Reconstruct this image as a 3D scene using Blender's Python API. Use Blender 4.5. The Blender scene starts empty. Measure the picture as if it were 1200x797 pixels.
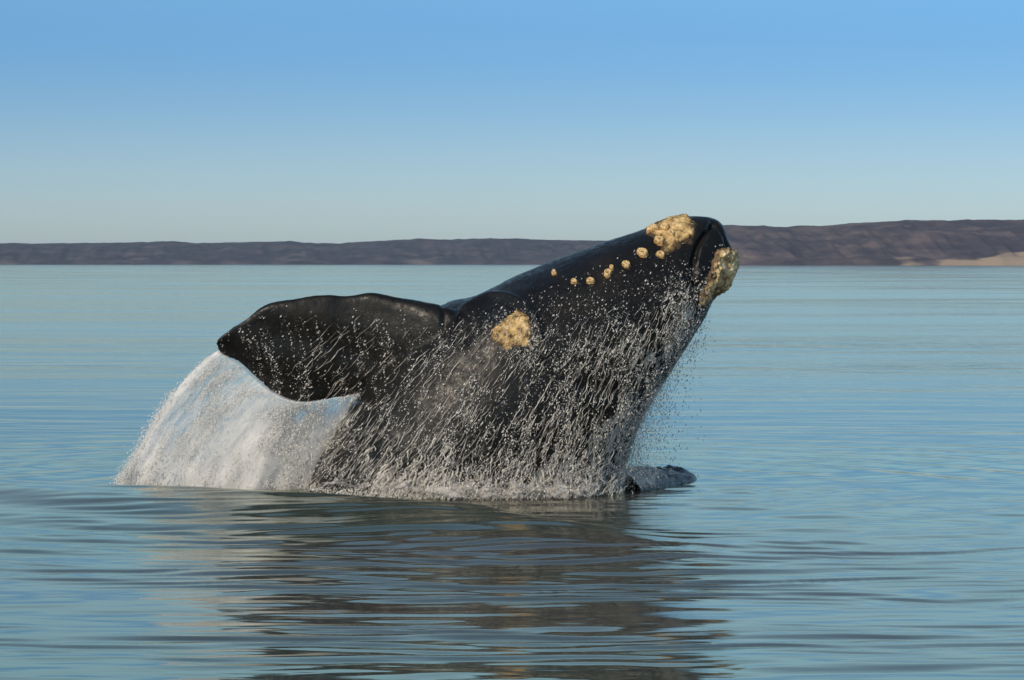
import bpy, bmesh, math, random
import numpy as np
from mathutils import Vector
from mathutils.bvhtree import BVHTree

random.seed(7)
rng = np.random.default_rng(11)
SC = bpy.context.scene
COL = SC.collection
R = math.radians

# ------------------------------------------------------------------ camera
CAM_Z, FPX, HY = 3.3, 3200.0, 308.0        # eye height, focal length and horizon row on a 1200 px wide frame
cam = bpy.data.cameras.new('camera')
cam.sensor_width = 36.0
cam.lens = 36.0 * FPX / 1200.0
cam.shift_y = -(398.5 - HY) / 1200.0
cam.clip_start = 0.5
cam.clip_end = 60000
cam_o = bpy.data.objects.new('camera', cam)
cam_o.location = (0, 0, CAM_Z)
cam_o.rotation_euler = (R(90), 0, 0)
COL.objects.link(cam_o)
SC.camera = cam_o

# ------------------------------------------------------------------ light
SUN_EL, SUN_AZ = 30.0, 218.0               # azimuth clockwise from +Y: behind the camera, to its left
world = bpy.data.worlds.new('World')
SC.world = world
world.use_nodes = True
wn, wl = world.node_tree.nodes, world.node_tree.links
sky = wn.new('ShaderNodeTexSky')
sky.sky_type = 'NISHITA'
sky.sun_disc = False
sky.sun_elevation = R(SUN_EL)
sky.sun_rotation = R(SUN_AZ)
sky.altitude = 0
sky.air_density = 1.0
sky.dust_density = 0.3
sky.ozone_density = 3.0
bg = wn['Background']
bg.inputs['Strength'].default_value = 0.15
# sky tint: pale and slightly green at the horizon, saturated blue above, then a pale zone added to brighten the water
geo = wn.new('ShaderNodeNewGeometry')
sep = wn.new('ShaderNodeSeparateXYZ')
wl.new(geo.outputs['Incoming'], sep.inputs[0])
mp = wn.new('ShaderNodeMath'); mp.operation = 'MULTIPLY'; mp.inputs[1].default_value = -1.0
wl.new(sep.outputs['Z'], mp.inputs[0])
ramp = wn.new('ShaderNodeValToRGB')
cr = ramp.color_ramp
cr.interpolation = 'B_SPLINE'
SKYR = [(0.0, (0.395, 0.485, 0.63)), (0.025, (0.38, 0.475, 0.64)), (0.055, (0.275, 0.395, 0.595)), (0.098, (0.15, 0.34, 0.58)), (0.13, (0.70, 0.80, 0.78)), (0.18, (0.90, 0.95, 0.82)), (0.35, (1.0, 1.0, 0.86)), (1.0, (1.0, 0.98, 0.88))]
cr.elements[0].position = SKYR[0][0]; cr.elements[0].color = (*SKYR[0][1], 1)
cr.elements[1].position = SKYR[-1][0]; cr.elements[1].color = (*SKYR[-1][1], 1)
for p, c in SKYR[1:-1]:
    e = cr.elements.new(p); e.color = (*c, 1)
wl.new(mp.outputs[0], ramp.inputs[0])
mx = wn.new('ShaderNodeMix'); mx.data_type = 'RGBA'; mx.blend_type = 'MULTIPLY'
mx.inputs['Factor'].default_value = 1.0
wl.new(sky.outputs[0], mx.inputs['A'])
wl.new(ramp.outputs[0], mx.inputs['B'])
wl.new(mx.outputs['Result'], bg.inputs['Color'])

sun = bpy.data.lights.new('sun', 'SUN')
sun.energy = 3.2
sun.angle = R(0.5)
sun.color = (1.0, 0.86, 0.68)
sun_o = bpy.data.objects.new('sun', sun)
a, e_ = R(SUN_AZ), R(SUN_EL)
to_sun = Vector((math.sin(a) * math.cos(e_), math.cos(a) * math.cos(e_), math.sin(e_)))
sun_o.rotation_euler = to_sun.to_track_quat('Z', 'Y').to_euler()
sun_o.location = (-30, -20, 40)
COL.objects.link(sun_o)

SC.view_settings.view_transform = 'Standard'
SC.view_settings.look = 'None'
SC.view_settings.exposure = 0.16
SC.view_settings.gamma = 1.0
SC.render.engine = 'CYCLES'
cy = SC.cycles
cy.use_denoising = True
cy.max_bounces = 10
cy.transparent_max_bounces = 24
cy.volume_bounces = 0
cy.sample_clamp_indirect = 6.0

# ------------------------------------------------------------------ helpers
def P(px, py, Y=40.0):
    """a point of the 1200 px drawing at distance Y"""
    return ((px - 600.0) * Y / FPX, Y, CAM_Z - (py - HY) * Y / FPX)

def XZ(px, py):
    p = P(px, py); return (p[0], p[2])

def mesh_np(name, verts, faces, mats=(), smooth=True, mat_idx=None, floats=None, vecs=None):
    """faces: int array (n,3) or (n,4), or a list of such arrays"""
    me = bpy.data.meshes.new(name)
    fl = faces if isinstance(faces, list) else [faces]
    me.vertices.add(len(verts))
    me.vertices.foreach_set('co', np.asarray(verts, dtype=np.float32).ravel())
    loops = np.concatenate([f.ravel() for f in fl]).astype(np.int32)
    tot = np.concatenate([np.full(len(f), f.shape[1], np.int32) for f in fl])
    start = np.concatenate([[0], np.cumsum(tot)[:-1]]).astype(np.int32)
    me.loops.add(len(loops)); me.loops.foreach_set('vertex_index', loops)
    me.polygons.add(len(tot)); me.polygons.foreach_set('loop_start', start); me.polygons.foreach_set('loop_total', tot)
    me.update(calc_edges=True)
    me.validate()
    for m in mats: me.materials.append(m)
    if mat_idx is not None: me.polygons.foreach_set('material_index', np.asarray(mat_idx, np.int32))
    me.polygons.foreach_set('use_smooth', np.full(len(me.polygons), smooth))
    for k, v in (floats or {}).items():
        at = me.attributes.new(k, 'FLOAT', 'POINT'); at.data.foreach_set('value', np.asarray(v, np.float32))
    for k, v in (vecs or {}).items():
        at = me.attributes.new(k, 'FLOAT_VECTOR', 'POINT'); at.data.foreach_set('vector', np.asarray(v, np.float32).ravel())
    return me

def obj(name, me, parent=None, label=None, cat=None, kind=None, group=None):
    o = bpy.data.objects.new(name, me)
    COL.objects.link(o)
    if parent: o.parent = parent
    if label: o['label'] = label
    if cat: o['category'] = cat
    if kind: o['kind'] = kind
    if group: o['group'] = group
    return o

def hash3(ix, iy, iz, seed):
    h = (ix.astype(np.int64) * 374761393 + iy.astype(np.int64) * 668265263 + iz.astype(np.int64) * 2147483647 + seed * 974634777) & 0xffffffff
    h = ((h ^ (h >> 13)) * 1274126177) & 0xffffffff
    h = ((h ^ (h >> 16)) * 2246822519) & 0xffffffff
    return ((h ^ (h >> 15)) & 0xffffff) / float(0xffffff)

def vnoise(x, y, z=0.0, seed=0):
    x, y, z = np.broadcast_arrays(np.asarray(x, float), np.asarray(y, float), np.asarray(z, float))
    ix, iy, iz = np.floor(x), np.floor(y), np.floor(z)
    fx, fy, fz = x - ix, y - iy, z - iz
    fx, fy, fz = [f * f * (3 - 2 * f) for f in (fx, fy, fz)]
    r = 0
    for dx in (0, 1):
        for dy in (0, 1):
            for dz in (0, 1):
                w = (fx if dx else 1 - fx) * (fy if dy else 1 - fy) * (fz if dz else 1 - fz)
                r = r + w * hash3(ix + dx, iy + dy, iz + dz, seed)
    return r

def fbm(x, y, z=0.0, oct=4, seed=0, gain=0.5):
    s, a_, t = 0, 1.0, 0
    for k in range(oct):
        s = s + a_ * vnoise(np.asarray(x) * 2 ** k, np.asarray(y) * 2 ** k, np.asarray(z) * 2 ** k, seed + k * 17)
        t += a_; a_ *= gain
    return s / t

def sstep(x, a_, b_):
    t = np.clip((x - a_) / (b_ - a_), 0, 1); return t * t * (3 - 2 * t)

def poly_dist(x, z, pts):
    """distance to an open polyline"""
    d = np.full(np.shape(x), 1e9)
    for (ax, az), (bx, bz) in zip(pts[:-1], pts[1:]):
        vx, vz = bx - ax, bz - az
        t = np.clip(((x - ax) * vx + (z - az) * vz) / (vx * vx + vz * vz + 1e-12), 0, 1)
        d = np.minimum(d, np.hypot(x - ax - t * vx, z - az - t * vz))
    return d

def poly_sdf(x, z, pts):
    """signed distance to a polygon, positive inside"""
    d = poly_dist(x, z, pts + [pts[0]])
    ins = np.zeros(np.shape(x), bool)
    for (ax, az), (bx, bz) in zip(pts, pts[1:] + [pts[0]]):
        c = ((az > z) != (bz > z)) & (x < (bx - ax) * (z - az) / (bz - az + 1e-12) + ax)
        ins ^= c
    return np.where(ins, d, -d)

def spline(pts, n):
    """Catmull-Rom through rows of pts, n samples"""
    pts = np.asarray(pts, float)
    m = len(pts)
    u = np.linspace(0, m - 1, n)
    i = np.clip(np.floor(u).astype(int), 0, m - 2); t = (u - i)[:, None]
    p0, p1, p2, p3 = pts[np.maximum(i - 1, 0)], pts[i], pts[i + 1], pts[np.minimum(i + 2, m - 1)]
    return 0.5 * (2 * p1 + (p2 - p0) * t + (2 * p0 - 5 * p1 + 4 * p2 - p3) * t ** 2 + (-p0 + 3 * p1 - 3 * p2 + p3) * t ** 3)

def grid_faces(nu, nv, wrap=False):
    i = np.arange(nu - 1)[:, None]; j = np.arange(nv if wrap else nv - 1)[None, :]
    j2 = (j + 1) % nv
    return np.stack([i * nv + j, (i + 1) * nv + j, (i + 1) * nv + j2, i * nv + j2], -1).reshape(-1, 4)

# ------------------------------------------------------------------ materials
def mat(name):
    m = bpy.data.materials.new(name); m.use_nodes = True
    return m, m.node_tree.nodes, m.node_tree.links, m.node_tree.nodes['Principled BSDF']

def noise_node(n, l, scale, detail=5, rough=0.55, vec=None, mapping=None):
    t = n.new('ShaderNodeTexNoise'); t.inputs['Scale'].default_value = scale
    t.inputs['Detail'].default_value = detail; t.inputs['Roughness'].default_value = rough
    if vec is None:
        vec = n.new('ShaderNodeTexCoord').outputs['Object']
    if mapping:
        mm = n.new('ShaderNodeMapping'); mm.inputs['Scale'].default_value = mapping
        l.new(vec, mm.inputs['Vector']); vec = mm.outputs[0]
    l.new(vec, t.inputs['Vector'])
    return t

def ramp_node(n, l, src, stops):
    r = n.new('ShaderNodeValToRGB'); c = r.color_ramp
    c.elements[0].position = stops[0][0]; c.elements[0].color = (*stops[0][1], 1)
    c.elements[1].position = stops[-1][0]; c.elements[1].color = (*stops[-1][1], 1)
    for p, k in stops[1:-1]:
        e = c.elements.new(p); e.color = (*k, 1)
    l.new(src, r.inputs[0]); return r

def bump_node(n, l, h, strength, dist, prev=None):
    b = n.new('ShaderNodeBump'); b.inputs['Strength'].default_value = strength; b.inputs['Distance'].default_value = dist
    l.new(h, b.inputs['Height'])
    if prev: l.new(prev, b.inputs['Normal'])
    return b.outputs[0]

def g(v): return (v, v, v)

# water
M_WATER, n, l, b = mat('sea_water')
b.inputs['IOR'].default_value = 1.333
big = noise_node(n, l, 0.25, 3, 0.5, mapping=(0.35, 1.0, 1.0))
cc = ramp_node(n, l, big.outputs[0], [(0.35, (0.032, 0.046, 0.040)), (0.65, (0.044, 0.041, 0.040))])
l.new(cc.outputs[0], b.inputs['Base Color'])
rr = ramp_node(n, l, noise_node(n, l, 0.05, 3, 0.5, mapping=(0.3, 1.0, 1.0)).outputs[0], [(0.4, g(0.04)), (0.6, g(0.10))])
atf = n.new('ShaderNodeAttribute'); atf.attribute_name = 'far'
ra = n.new('ShaderNodeMath'); ra.operation = 'MULTIPLY_ADD'; ra.inputs[1].default_value = 0.03
l.new(atf.outputs['Fac'], ra.inputs[0]); l.new(rr.outputs[0], ra.inputs[2])
l.new(ra.outputs[0], b.inputs['Roughness'])
n1 = noise_node(n, l, 0.9, 3, 0.5, mapping=(0.30, 1.0, 1.0))
n2 = noise_node(n, l, 3.2, 2, 0.5, mapping=(0.30, 1.0, 1.0))
n3 = noise_node(n, l, 0.12, 3, 0.5, mapping=(0.35, 1.0, 1.0))
at = n.new('ShaderNodeAttribute'); at.attribute_name = 'far'
mf = n.new('ShaderNodeMath'); mf.operation = 'MULTIPLY'; l.new(n1.outputs[0], mf.inputs[0]); l.new(at.outputs['Fac'], mf.inputs[1])
mf3 = n.new('ShaderNodeMath'); mf3.operation = 'MULTIPLY'; l.new(n3.outputs[0], mf3.inputs[0]); l.new(at.outputs['Fac'], mf3.inputs[1])
bb = bump_node(n, l, mf.outputs[0], 1.0, 0.045)
bb = bump_node(n, l, mf3.outputs[0], 1.0, 0.20, bb)
bb = bump_node(n, l, n2.outputs[0], 1.0, 0.006, bb)
l.new(bb, b.inputs['Normal'])
gls = n.new('ShaderNodeBsdfGlossy'); gls.inputs['Color'].default_value = (1.0, 0.985, 0.865, 1); l.new(ra.outputs[0], gls.inputs['Roughness']); l.new(bb, gls.inputs['Normal'])
dif = n.new('ShaderNodeBsdfDiffuse'); l.new(cc.outputs[0], dif.inputs['Color']); l.new(bb, dif.inputs['Normal'])
fr = n.new('ShaderNodeFresnel'); fr.inputs['IOR'].default_value = 1.58; l.new(bb, fr.inputs['Normal'])
ms = n.new('ShaderNodeMixShader'); l.new(fr.outputs[0], ms.inputs[0]); l.new(dif.outputs[0], ms.inputs[1]); l.new(gls.outputs[0], ms.inputs[2])
l.new(ms.outputs[0], n['Material Output'].inputs['Surface']); n.remove(b)

# whale skin
M_SKIN, n, l, b = mat('whale_skin')
s1 = noise_node(n, l, 1.3, 6, 0.6)
c1 = ramp_node(n, l, s1.outputs[0], [(0.35, (0.004, 0.004, 0.004)), (0.55, (0.007, 0.0065, 0.006)), (0.72, (0.015, 0.012, 0.009))])
l.new(c1.outputs[0], b.inputs['Base Color'])
s2 = noise_node(n, l, 14, 5, 0.6)
r1 = ramp_node(n, l, s2.outputs[0], [(0.35, g(0.28)), (0.65, g(0.60))])
l.new(r1.outputs[0], b.inputs['Roughness'])
b.inputs['Specular IOR Level'].default_value = 0.21
bb = bump_node(n, l, noise_node(n, l, 30, 4, 0.6).outputs[0], 0.4, 0.01)
bb = bump_node(n, l, noise_node(n, l, 2.5, 3, 0.5).outputs[0], 0.5, 0.06, bb)
l.new(bb, b.inputs['Normal'])

def callosity_mat(name, dark, mid, light, scale):
    m, n, l, b = mat(name)
    t = noise_node(n, l, scale, 7, 0.7)
    at = n.new('ShaderNodeAttribute'); at.attribute_name = 'crust'
    sm = n.new('ShaderNodeMath'); sm.operation = 'ADD'; l.new(t.outputs[0], sm.inputs[0]); l.new(at.outputs['Fac'], sm.inputs[1])
    c = ramp_node(n, l, sm.outputs[0], [(0.33, dark), (0.47, mid), (0.62, light)])
    l.new(c.outputs[0], b.inputs['Base Color'])
    b.inputs['Roughness'].default_value = 0.75
    v = n.new('ShaderNodeTexVoronoi'); v.inputs['Scale'].default_value = scale * 1.6
    l.new(n.new('ShaderNodeTexCoord').outputs['Object'], v.inputs['Vector'])
    bb = bump_node(n, l, v.outputs['Distance'], 0.8, 0.03)
    bb = bump_node(n, l, t.outputs[0], 0.9, 0.05, bb)
    l.new(bb, b.inputs['Normal'])
    return m
M_CALL = callosity_mat('callosity_yellow', (0.055, 0.032, 0.013), (0.42, 0.27, 0.10), (0.68, 0.49, 0.24), 9)
M_CALL_GREY = callosity_mat('callosity_grey', (0.13, 0.08, 0.035), (0.58, 0.40, 0.19), (0.85, 0.67, 0.41), 8)
M_CALL_SMALL = callosity_mat('callosity_small', (0.36, 0.19, 0.06), (0.60, 0.38, 0.15), (0.74, 0.52, 0.26), 20)
M_EYE, n, l, b = mat('eye')
b.inputs['Base Color'].default_value = (0.01, 0.01, 0.012, 1); b.inputs['Roughness'].default_value = 0.1

def foam_mat(name, col, alpha=None, rough=0.6, transl=0.35, spec=True):
    """aerated water: diffuse + translucent white with a little gloss; alpha(n, l) returns a socket"""
    m = bpy.data.materials.new(name); m.use_nodes = True
    n, l = m.node_tree.nodes, m.node_tree.links
    n.remove(n['Principled BSDF'])
    out = n['Material Output']
    d = n.new('ShaderNodeBsdfDiffuse'); d.inputs['Color'].default_value = (*col, 1)
    t = n.new('ShaderNodeBsdfTranslucent'); t.inputs['Color'].default_value = (*col, 1)
    m1 = n.new('ShaderNodeMixShader'); m1.inputs[0].default_value = transl
    l.new(d.outputs[0], m1.inputs[1]); l.new(t.outputs[0], m1.inputs[2])
    gl = n.new('ShaderNodeBsdfGlossy'); gl.inputs['Roughness'].default_value = rough * 0.5
    m2 = n.new('ShaderNodeMixShader'); m2.inputs[0].default_value = 0.08 if spec else 0.0
    l.new(m1.outputs[0], m2.inputs[1]); l.new(gl.outputs[0], m2.inputs[2])
    last = m2
    if alpha:
        tr = n.new('ShaderNodeBsdfTransparent')
        m3 = n.new('ShaderNodeMixShader')
        l.new(alpha(n, l), m3.inputs[0]); l.new(tr.outputs[0], m3.inputs[1]); l.new(last.outputs[0], m3.inputs[2])
        last = m3
    l.new(last.outputs[0], out.inputs['Surface'])
    return m

def film_alpha(n, l):
    """lacy filaments: ridged noise along the flow, thinned by 'dens'"""
    a = n.new('ShaderNodeAttribute'); a.attribute_name = 'flow'
    def m(op, x, y=None, clamp=False):
        k = n.new('ShaderNodeMath'); k.operation = op; k.use_clamp = clamp
        for i_, q in enumerate((x, y)):
            if q is None: continue
            if isinstance(q, (int, float)): k.inputs[i_].default_value = q
            else: l.new(q, k.inputs[i_])
        return k.outputs[0]
    t1 = noise_node(n, l, 1.0, 3, 0.6, vec=a.outputs['Vector']); t1.inputs['Distortion'].default_value = 1.2
    t2 = noise_node(n, l, 3.4, 8, 0.8, vec=a.outputs['Vector'])
    t3 = noise_node(n, l, 0.35, 3, 0.6, vec=a.outputs['Vector'])
    ridge = m('SUBTRACT', 1.0, m('MULTIPLY', m('ABSOLUTE', m('SUBTRACT', t1.outputs[0], 0.5)), 9.0), True)
    v = m('ADD', m('MULTIPLY', ridge, 0.36), m('MULTIPLY', t2.outputs[0], 1.05))
    v = m('ADD', v, m('MULTIPLY', t3.outputs[0], 1.3))
    dn = n.new('ShaderNodeAttribute'); dn.attribute_name = 'dens'
    v = m('ADD', v, dn.outputs['Fac'])
    mr = n.new('ShaderNodeMapRange'); mr.clamp = True
    mr.inputs['From Min'].default_value = 1.88; mr.inputs['From Max'].default_value = 2.04; mr.inputs['To Max'].default_value = 0.72
    l.new(v, mr.inputs['Value'])
    return mr.outputs[0]

def flow_alpha(scale, lo, hi, amax, detail=6, rough=0.65):
    """alpha = streaky noise in the 'flow' coordinates thresholded by the 'dens' attribute"""
    def f(n, l):
        a = n.new('ShaderNodeAttribute'); a.attribute_name = 'flow'
        t = noise_node(n, l, scale, detail, rough, vec=a.outputs['Vector'])
        t.inputs['Distortion'].default_value = 0.6
        dn = n.new('ShaderNodeAttribute'); dn.attribute_name = 'dens'
        s = n.new('ShaderNodeMath'); s.operation = 'ADD'; l.new(t.outputs[0], s.inputs[0]); l.new(dn.outputs['Fac'], s.inputs[1])
        mr = n.new('ShaderNodeMapRange'); mr.clamp = True
        mr.inputs['From Min'].default_value = lo; mr.inputs['From Max'].default_value = hi
        mr.inputs['To Min'].default_value = 0; mr.inputs['To Max'].default_value = amax
        l.new(s.outputs[0], mr.inputs['Value'])
        return mr.outputs[0]
    return f

M_DROP = foam_mat('white_drops', (0.92, 0.88, 0.82), transl=0.35)
M_DROP_CURT = foam_mat('curtain_drops', (0.88, 0.87, 0.85), transl=0.4)
M_SHEET = foam_mat('falling_sheet', (0.93, 0.91, 0.89), alpha=flow_alpha(1.0, 0.79, 1.10, 0.88, 8, 0.78), transl=0.4, spec=False)
M_FILM = foam_mat('runoff_film', (0.68, 0.64, 0.58), alpha=film_alpha, transl=0.1, spec=False)
M_FOAM = foam_mat('foam', (0.60, 0.57, 0.53), alpha=flow_alpha(1.0, 0.9, 1.15, 1.0), transl=0.2, spec=False)
M_CLEAR, n, l, b = mat('clear_drops')
b.inputs['Base Color'].default_value = (0.75, 0.74, 0.72, 1); b.inputs['Roughness'].default_value = 0.15
b.inputs['Transmission Weight'].default_value = 0.7; b.inputs['IOR'].default_value = 1.33

# ------------------------------------------------------------------ sea
NW = 90
wlam = np.exp(rng.uniform(math.log(0.34), math.log(7.0), NW))
wdir = rng.normal(0, R(15), NW) + np.where(rng.random(NW) < 0.3, math.pi, 0)
wph = rng.uniform(0, 2 * math.pi, NW)
wslope = 0.0028 * (wlam / 1.5) ** 0.05 * np.where(wlam > 3, 0.6, 1.0)

RIDGE = np.array([(-40, 40.5), (-12, 39.6), (-7.5, 38.5), (-3.6, 36.5), (-0.6, 34.6), (1.2, 32.6), (3.5, 29.5), (8, 25)])
def swell(x, y):
    ry = np.interp(x, RIDGE[:, 0], RIDGE[:, 1])
    d = y - ry
    amp = 0.25 * sstep(x, -26, -9) * (1 - sstep(x, -1.5, 3.2))
    h = amp * np.where(d > 0, np.exp(-(d / 1.1) ** 2), np.exp(-(np.abs(d) / 2.5) ** 2))
    h += 0.012 * (1 - sstep(x, 0, 6)) * sstep(x, -20, -5) * np.exp(-((d + 7.0) / 1.8) ** 2)
    # curved ripples spreading from the body
    r2 = np.hypot((x + 0.4) * 0.62, y - 42.0)
    rm = np.exp(-((x + 0.3) / 6.0) ** 2) * sstep(y, 20, 25) * (1 - sstep(y, 38, 41))
    cl = sstep(fbm(x * 0.28, y * 0.55, oct=3, seed=201), 0.34, 0.60)
    wob = 0.5 * fbm(x * 0.45, y * 0.6, oct=3, seed=202)
    h += rm * cl * (0.0070 * np.sin((r2 + wob) * 2 * math.pi / 0.62) + 0.0085 * np.sin((r2 * 1.06 + wob * 1.7 + 0.05 * x) * 2 * math.pi / 0.43 + 1) + 0.0052 * np.sin((r2 * 0.97 + wob * 2.3 - 0.08 * x) * 2 * math.pi / 0.29 + 2))
    # rings pushed out by the body
    r = np.hypot((x + 0.6) * 0.8, y - 40.3)
    h += 0.012 * np.sin(r * 2 * math.pi / 1.35) * np.exp(-((r - 7) / 5.0) ** 2)
    return h

def sea_height(x, y, spx, spy):
    h = swell(x, y)
    calm = (0.25 + 0.9 * fbm(x * 0.06, y * 0.16, oct=3, seed=5)) 
    zone = np.exp(-((x + 0.3) / 5.5) ** 2 - ((y - 31) / 9.0) ** 2)
    for lam, th, ph, s in zip(wlam, wdir, wph, wslope):
        kx, ky = math.sin(th), math.cos(th)
        eff = np.abs(ky) * spy + np.abs(kx) * spx
        w = sstep(lam / eff, 2.5, 5.0)
        if w.max() <= 0: continue
        k = 2 * math.pi / lam
        zz = 1 + (4.4 * (1 - sstep(np.array(lam), 0.9, 2.2))) * zone
        warp = 0.35 * lam * np.sin(x * 0.9 / lam ** 0.5 + ph * 3)
        h = h + w * calm * zz * (s / k) * np.sin(k * (kx * x + ky * (y + warp * 0.5)) + ph)
    return h

ys = [16.0]; st = 0.055
while ys[-1] < 52: ys.append(ys[-1] + st)
while ys[-1] < 8900: st *= 1.03; ys.append(ys[-1] + st)
st = 0.2; yb = [16.0]
while yb[-1] > -380: st *= 1.15; yb.append(yb[-1] - st)
ys = np.array(yb[:0:-1] + ys)
st = 0.12; xs = [0.0]
while xs[-1] < 9: xs.append(xs[-1] + st)
while xs[-1] < 5900: st *= 1.055; xs.append(xs[-1] + st)
xs = np.array([-v for v in xs[:0:-1]] + xs)
XX, YY = np.meshgrid(xs, ys)
SPX = np.broadcast_to(np.gradient(xs)[None, :], XX.shape); SPY = np.broadcast_to(np.gradient(ys)[:, None], XX.shape)
HH = sea_height(XX, YY, SPX, SPY)
far = np.maximum(sstep(SPY, 0.08, 0.9), sstep(SPX, 0.5, 2))
# slopes die out with distance: the far sea lies calm
far = far * (0.25 + 0.75 / (1 + (np.hypot(XX, YY) / 500) ** 1.2))
me = mesh_np('sea', np.stack([XX, YY, HH], -1).reshape(-1, 3), grid_faces(*XX.shape)[:, ::-1], [M_WATER], floats={'far': far.ravel()})
sea = obj('sea', me, label='calm blue green sea with long ripples and a low swell in front of the whale', cat='sea', kind='structure')

# ------------------------------------------------------------------ far land
def land_mat(name, cols, buff, lo, hi):
    m, n, l, b = mat(name)
    t = noise_node(n, l, 0.03, 9, 0.72, mapping=(0.5, 0.5, 2.5))
    c = ramp_node(n, l, t.outputs[0], [(0.38, cols[0]), (0.5, cols[1]), (0.60, cols[2])])
    at = n.new('ShaderNodeAttribute'); at.attribute_name = 'bare'
    t2 = noise_node(n, l, 0.03, 6, 0.65, mapping=(0.5, 0.5, 3.0))
    s = n.new('ShaderNodeMath'); s.operation = 'ADD'; l.new(t2.outputs[0], s.inputs[0]); l.new(at.outputs['Fac'], s.inputs[1])
    mr = n.new('ShaderNodeMapRange'); mr.inputs['From Min'].default_value = lo; mr.inputs['From Max'].default_value = hi
    l.new(s.outputs[0], mr.inputs['Value'])
    mxx = n.new('ShaderNodeMix'); mxx.data_type = 'RGBA'
    l.new(mr.outputs[0], mxx.inputs['Factor']); l.new(c.outputs[0], mxx.inputs['A']); mxx.inputs['B'].default_value = (*buff, 1)
    l.new(mxx.outputs['Result'], b.inputs['Base Color'])
    b.inputs['Roughness'].default_value = 1.0; b.inputs['Specular IOR Level'].default_value = 0.1
    return m
M_LAND_L = land_mat('far_scrub', [(0.016, 0.018, 0.026), (0.032, 0.033, 0.041), (0.068, 0.060, 0.064)], (0.14, 0.115, 0.10), 0.72, 0.95)
M_LAND_R = land_mat('near_scrub', [(0.026, 0.024, 0.032), (0.055, 0.044, 0.050), (0.105, 0.078, 0.074)], (0.25, 0.19, 0.135), 0.78, 0.95)

def land(name, Y, x0p, x1p, top, depth, step, m, label, bare_fn, seed, ends, rise=1.0):
    sx = Y / FPX
    x = np.arange((x0p - 600) * sx, (x1p - 600) * sx, step)
    v = np.concatenate([np.linspace(0, 0.35, 26), np.linspace(0.37, 1, 22)[1:]])
    X, V = np.meshgrid(x, v, indexing='ij')
    px = X / sx + 600
    tp = np.interp(px, [p[0] for p in top], [p[1] for p in top])
    H = (CAM_Z + (HY - tp) * Y / FPX) * rise
    prof = np.interp(V, [0, 0.03, 0.09, 0.2, 0.35, 0.6, 1.0], [-0.06, 0.16, 0.34, 0.60, 0.80, 1.0, 0.97])
    wob = fbm(X / 90, V * 4, oct=5, seed=seed)
    gul = np.abs(fbm(X / 38 + V * 2, V * 1.5, oct=4, seed=seed + 3) - 0.5)
    z = H * (prof + (wob - 0.5) * 0.30 * sstep(V, 0.0, 0.12) * (1 - 0.8 * sstep(V, 0.45, 0.62)) - gul * 0.55 * sstep(V, 0.02, 0.1) * (1 - sstep(V, 0.4, 0.6)))
    z += (fbm(X / 16, V * 18, oct=3, seed=seed + 9) - 0.5) * H * 0.05 * sstep(V, 0, 0.05)
    z = z * (sstep(px, ends[0], ends[1])) - 2.5 * (1 - sstep(px, ends[0], ends[1]))
    y = Y + V * depth + (fbm(X / 130, 0.3, oct=4, seed=seed + 5) - 0.5) * 110 * (1 - 0.5 * V)
    z = np.where(V == 0, -3.0, z)
    me = mesh_np(name, np.stack([X, y, z], -1).reshape(-1, 3), grid_faces(*X.shape), [m], floats={'bare': bare_fn(px, V, z / H).ravel()})
    return obj(name, me, label=label, cat='land', kind='structure')

top_l = [(-2500, 284), (-600, 279), (0, 283.5), (60, 283), (140, 281.5), (170, 280.5), (200, 283.5), (260, 282), (320, 280.5), (335, 282.5), (380, 283.5), (400, 281.5), (430, 280), (480, 277.5), (520, 278.5), (570, 277.5), (610, 278), (660, 279.5), (720, 280), (1000, 280), (3000, 280)]
land('far_hills', 5200, -2200, 1300, top_l, 700, 4.0, M_LAND_L, 'low dark slate coloured coast along the left horizon',
     lambda px, v, z: 0.10 + 0.1 * fbm(px / 60, v * 3, seed=77, oct=3) - 0.25 * sstep(z, 0.5, 0.9), 21, (-2300, -2250))
top_r = [(700, 290), (780, 272), (848, 265.5), (900, 265), (960, 266.5), (1000, 266), (1040, 263), (1095, 260.5), (1110, 260), (1200, 259), (1600, 256), (3600, 262)]
land('near_headland', 3600, 730, 3400, top_r, 620, 2.6, M_LAND_R, 'higher purple brown headland with sandy cliffs at the right edge',
     lambda px, v, z: 0.02 + 0.55 * sstep(px, 1090, 1125) * (1 - sstep(z, 0.08 + 0.16 * sstep(px, 1140, 1210), 0.16 + 0.18 * sstep(px, 1140, 1210)))
     + 0.30 * np.exp(-((px - 868) / 16) ** 2 - ((z - 0.36) / 0.10) ** 2) + 0.25 * np.exp(-((px - 1065) / 22) ** 2) * (1 - sstep(z, 0.1, 0.25))
     + 0.14 * (1 - sstep(z, 0.15, 0.35)), 41, (735, 800), 1.13)

# ------------------------------------------------------------------ whale
# (left x, left y, right x, right y, half depth in m, centre distance) of the body's cross sections, from under water to the snout
SECT = [(262, 760, 716, 790, 1.7, 40.4), (305, 660, 718, 690, 1.85, 40.3), (353, 578, 728, 592, 1.95, 40.2), (383, 520, 737, 535, 1.95, 40.1),
        (415, 467, 752, 492, 1.88, 40.0), (452, 412, 774, 452, 1.78, 40.0), (512, 361, 799, 414, 1.66, 40.0), (559, 346, 813, 391, 1.52, 40.0),
        (610, 322, 825, 372, 1.36, 40.0), (660, 301, 832, 357, 1.18, 40.0), (710, 283, 840, 344, 0.98, 40.0), (757, 268, 850, 333, 0.80, 40.0),
        (790, 256, 857, 320, 0.66, 40.0), (818, 254, 860, 309, 0.54, 40.0), (836, 257, 859, 300, 0.42, 40.0), (846, 265, 855, 291, 0.28, 40.0), (850, 274, 853, 284, 0.10, 40.0)]
S = spline(SECT, 110)
NT = 96
th = np.linspace(0, 2 * math.pi, NT, endpoint=False)
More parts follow.
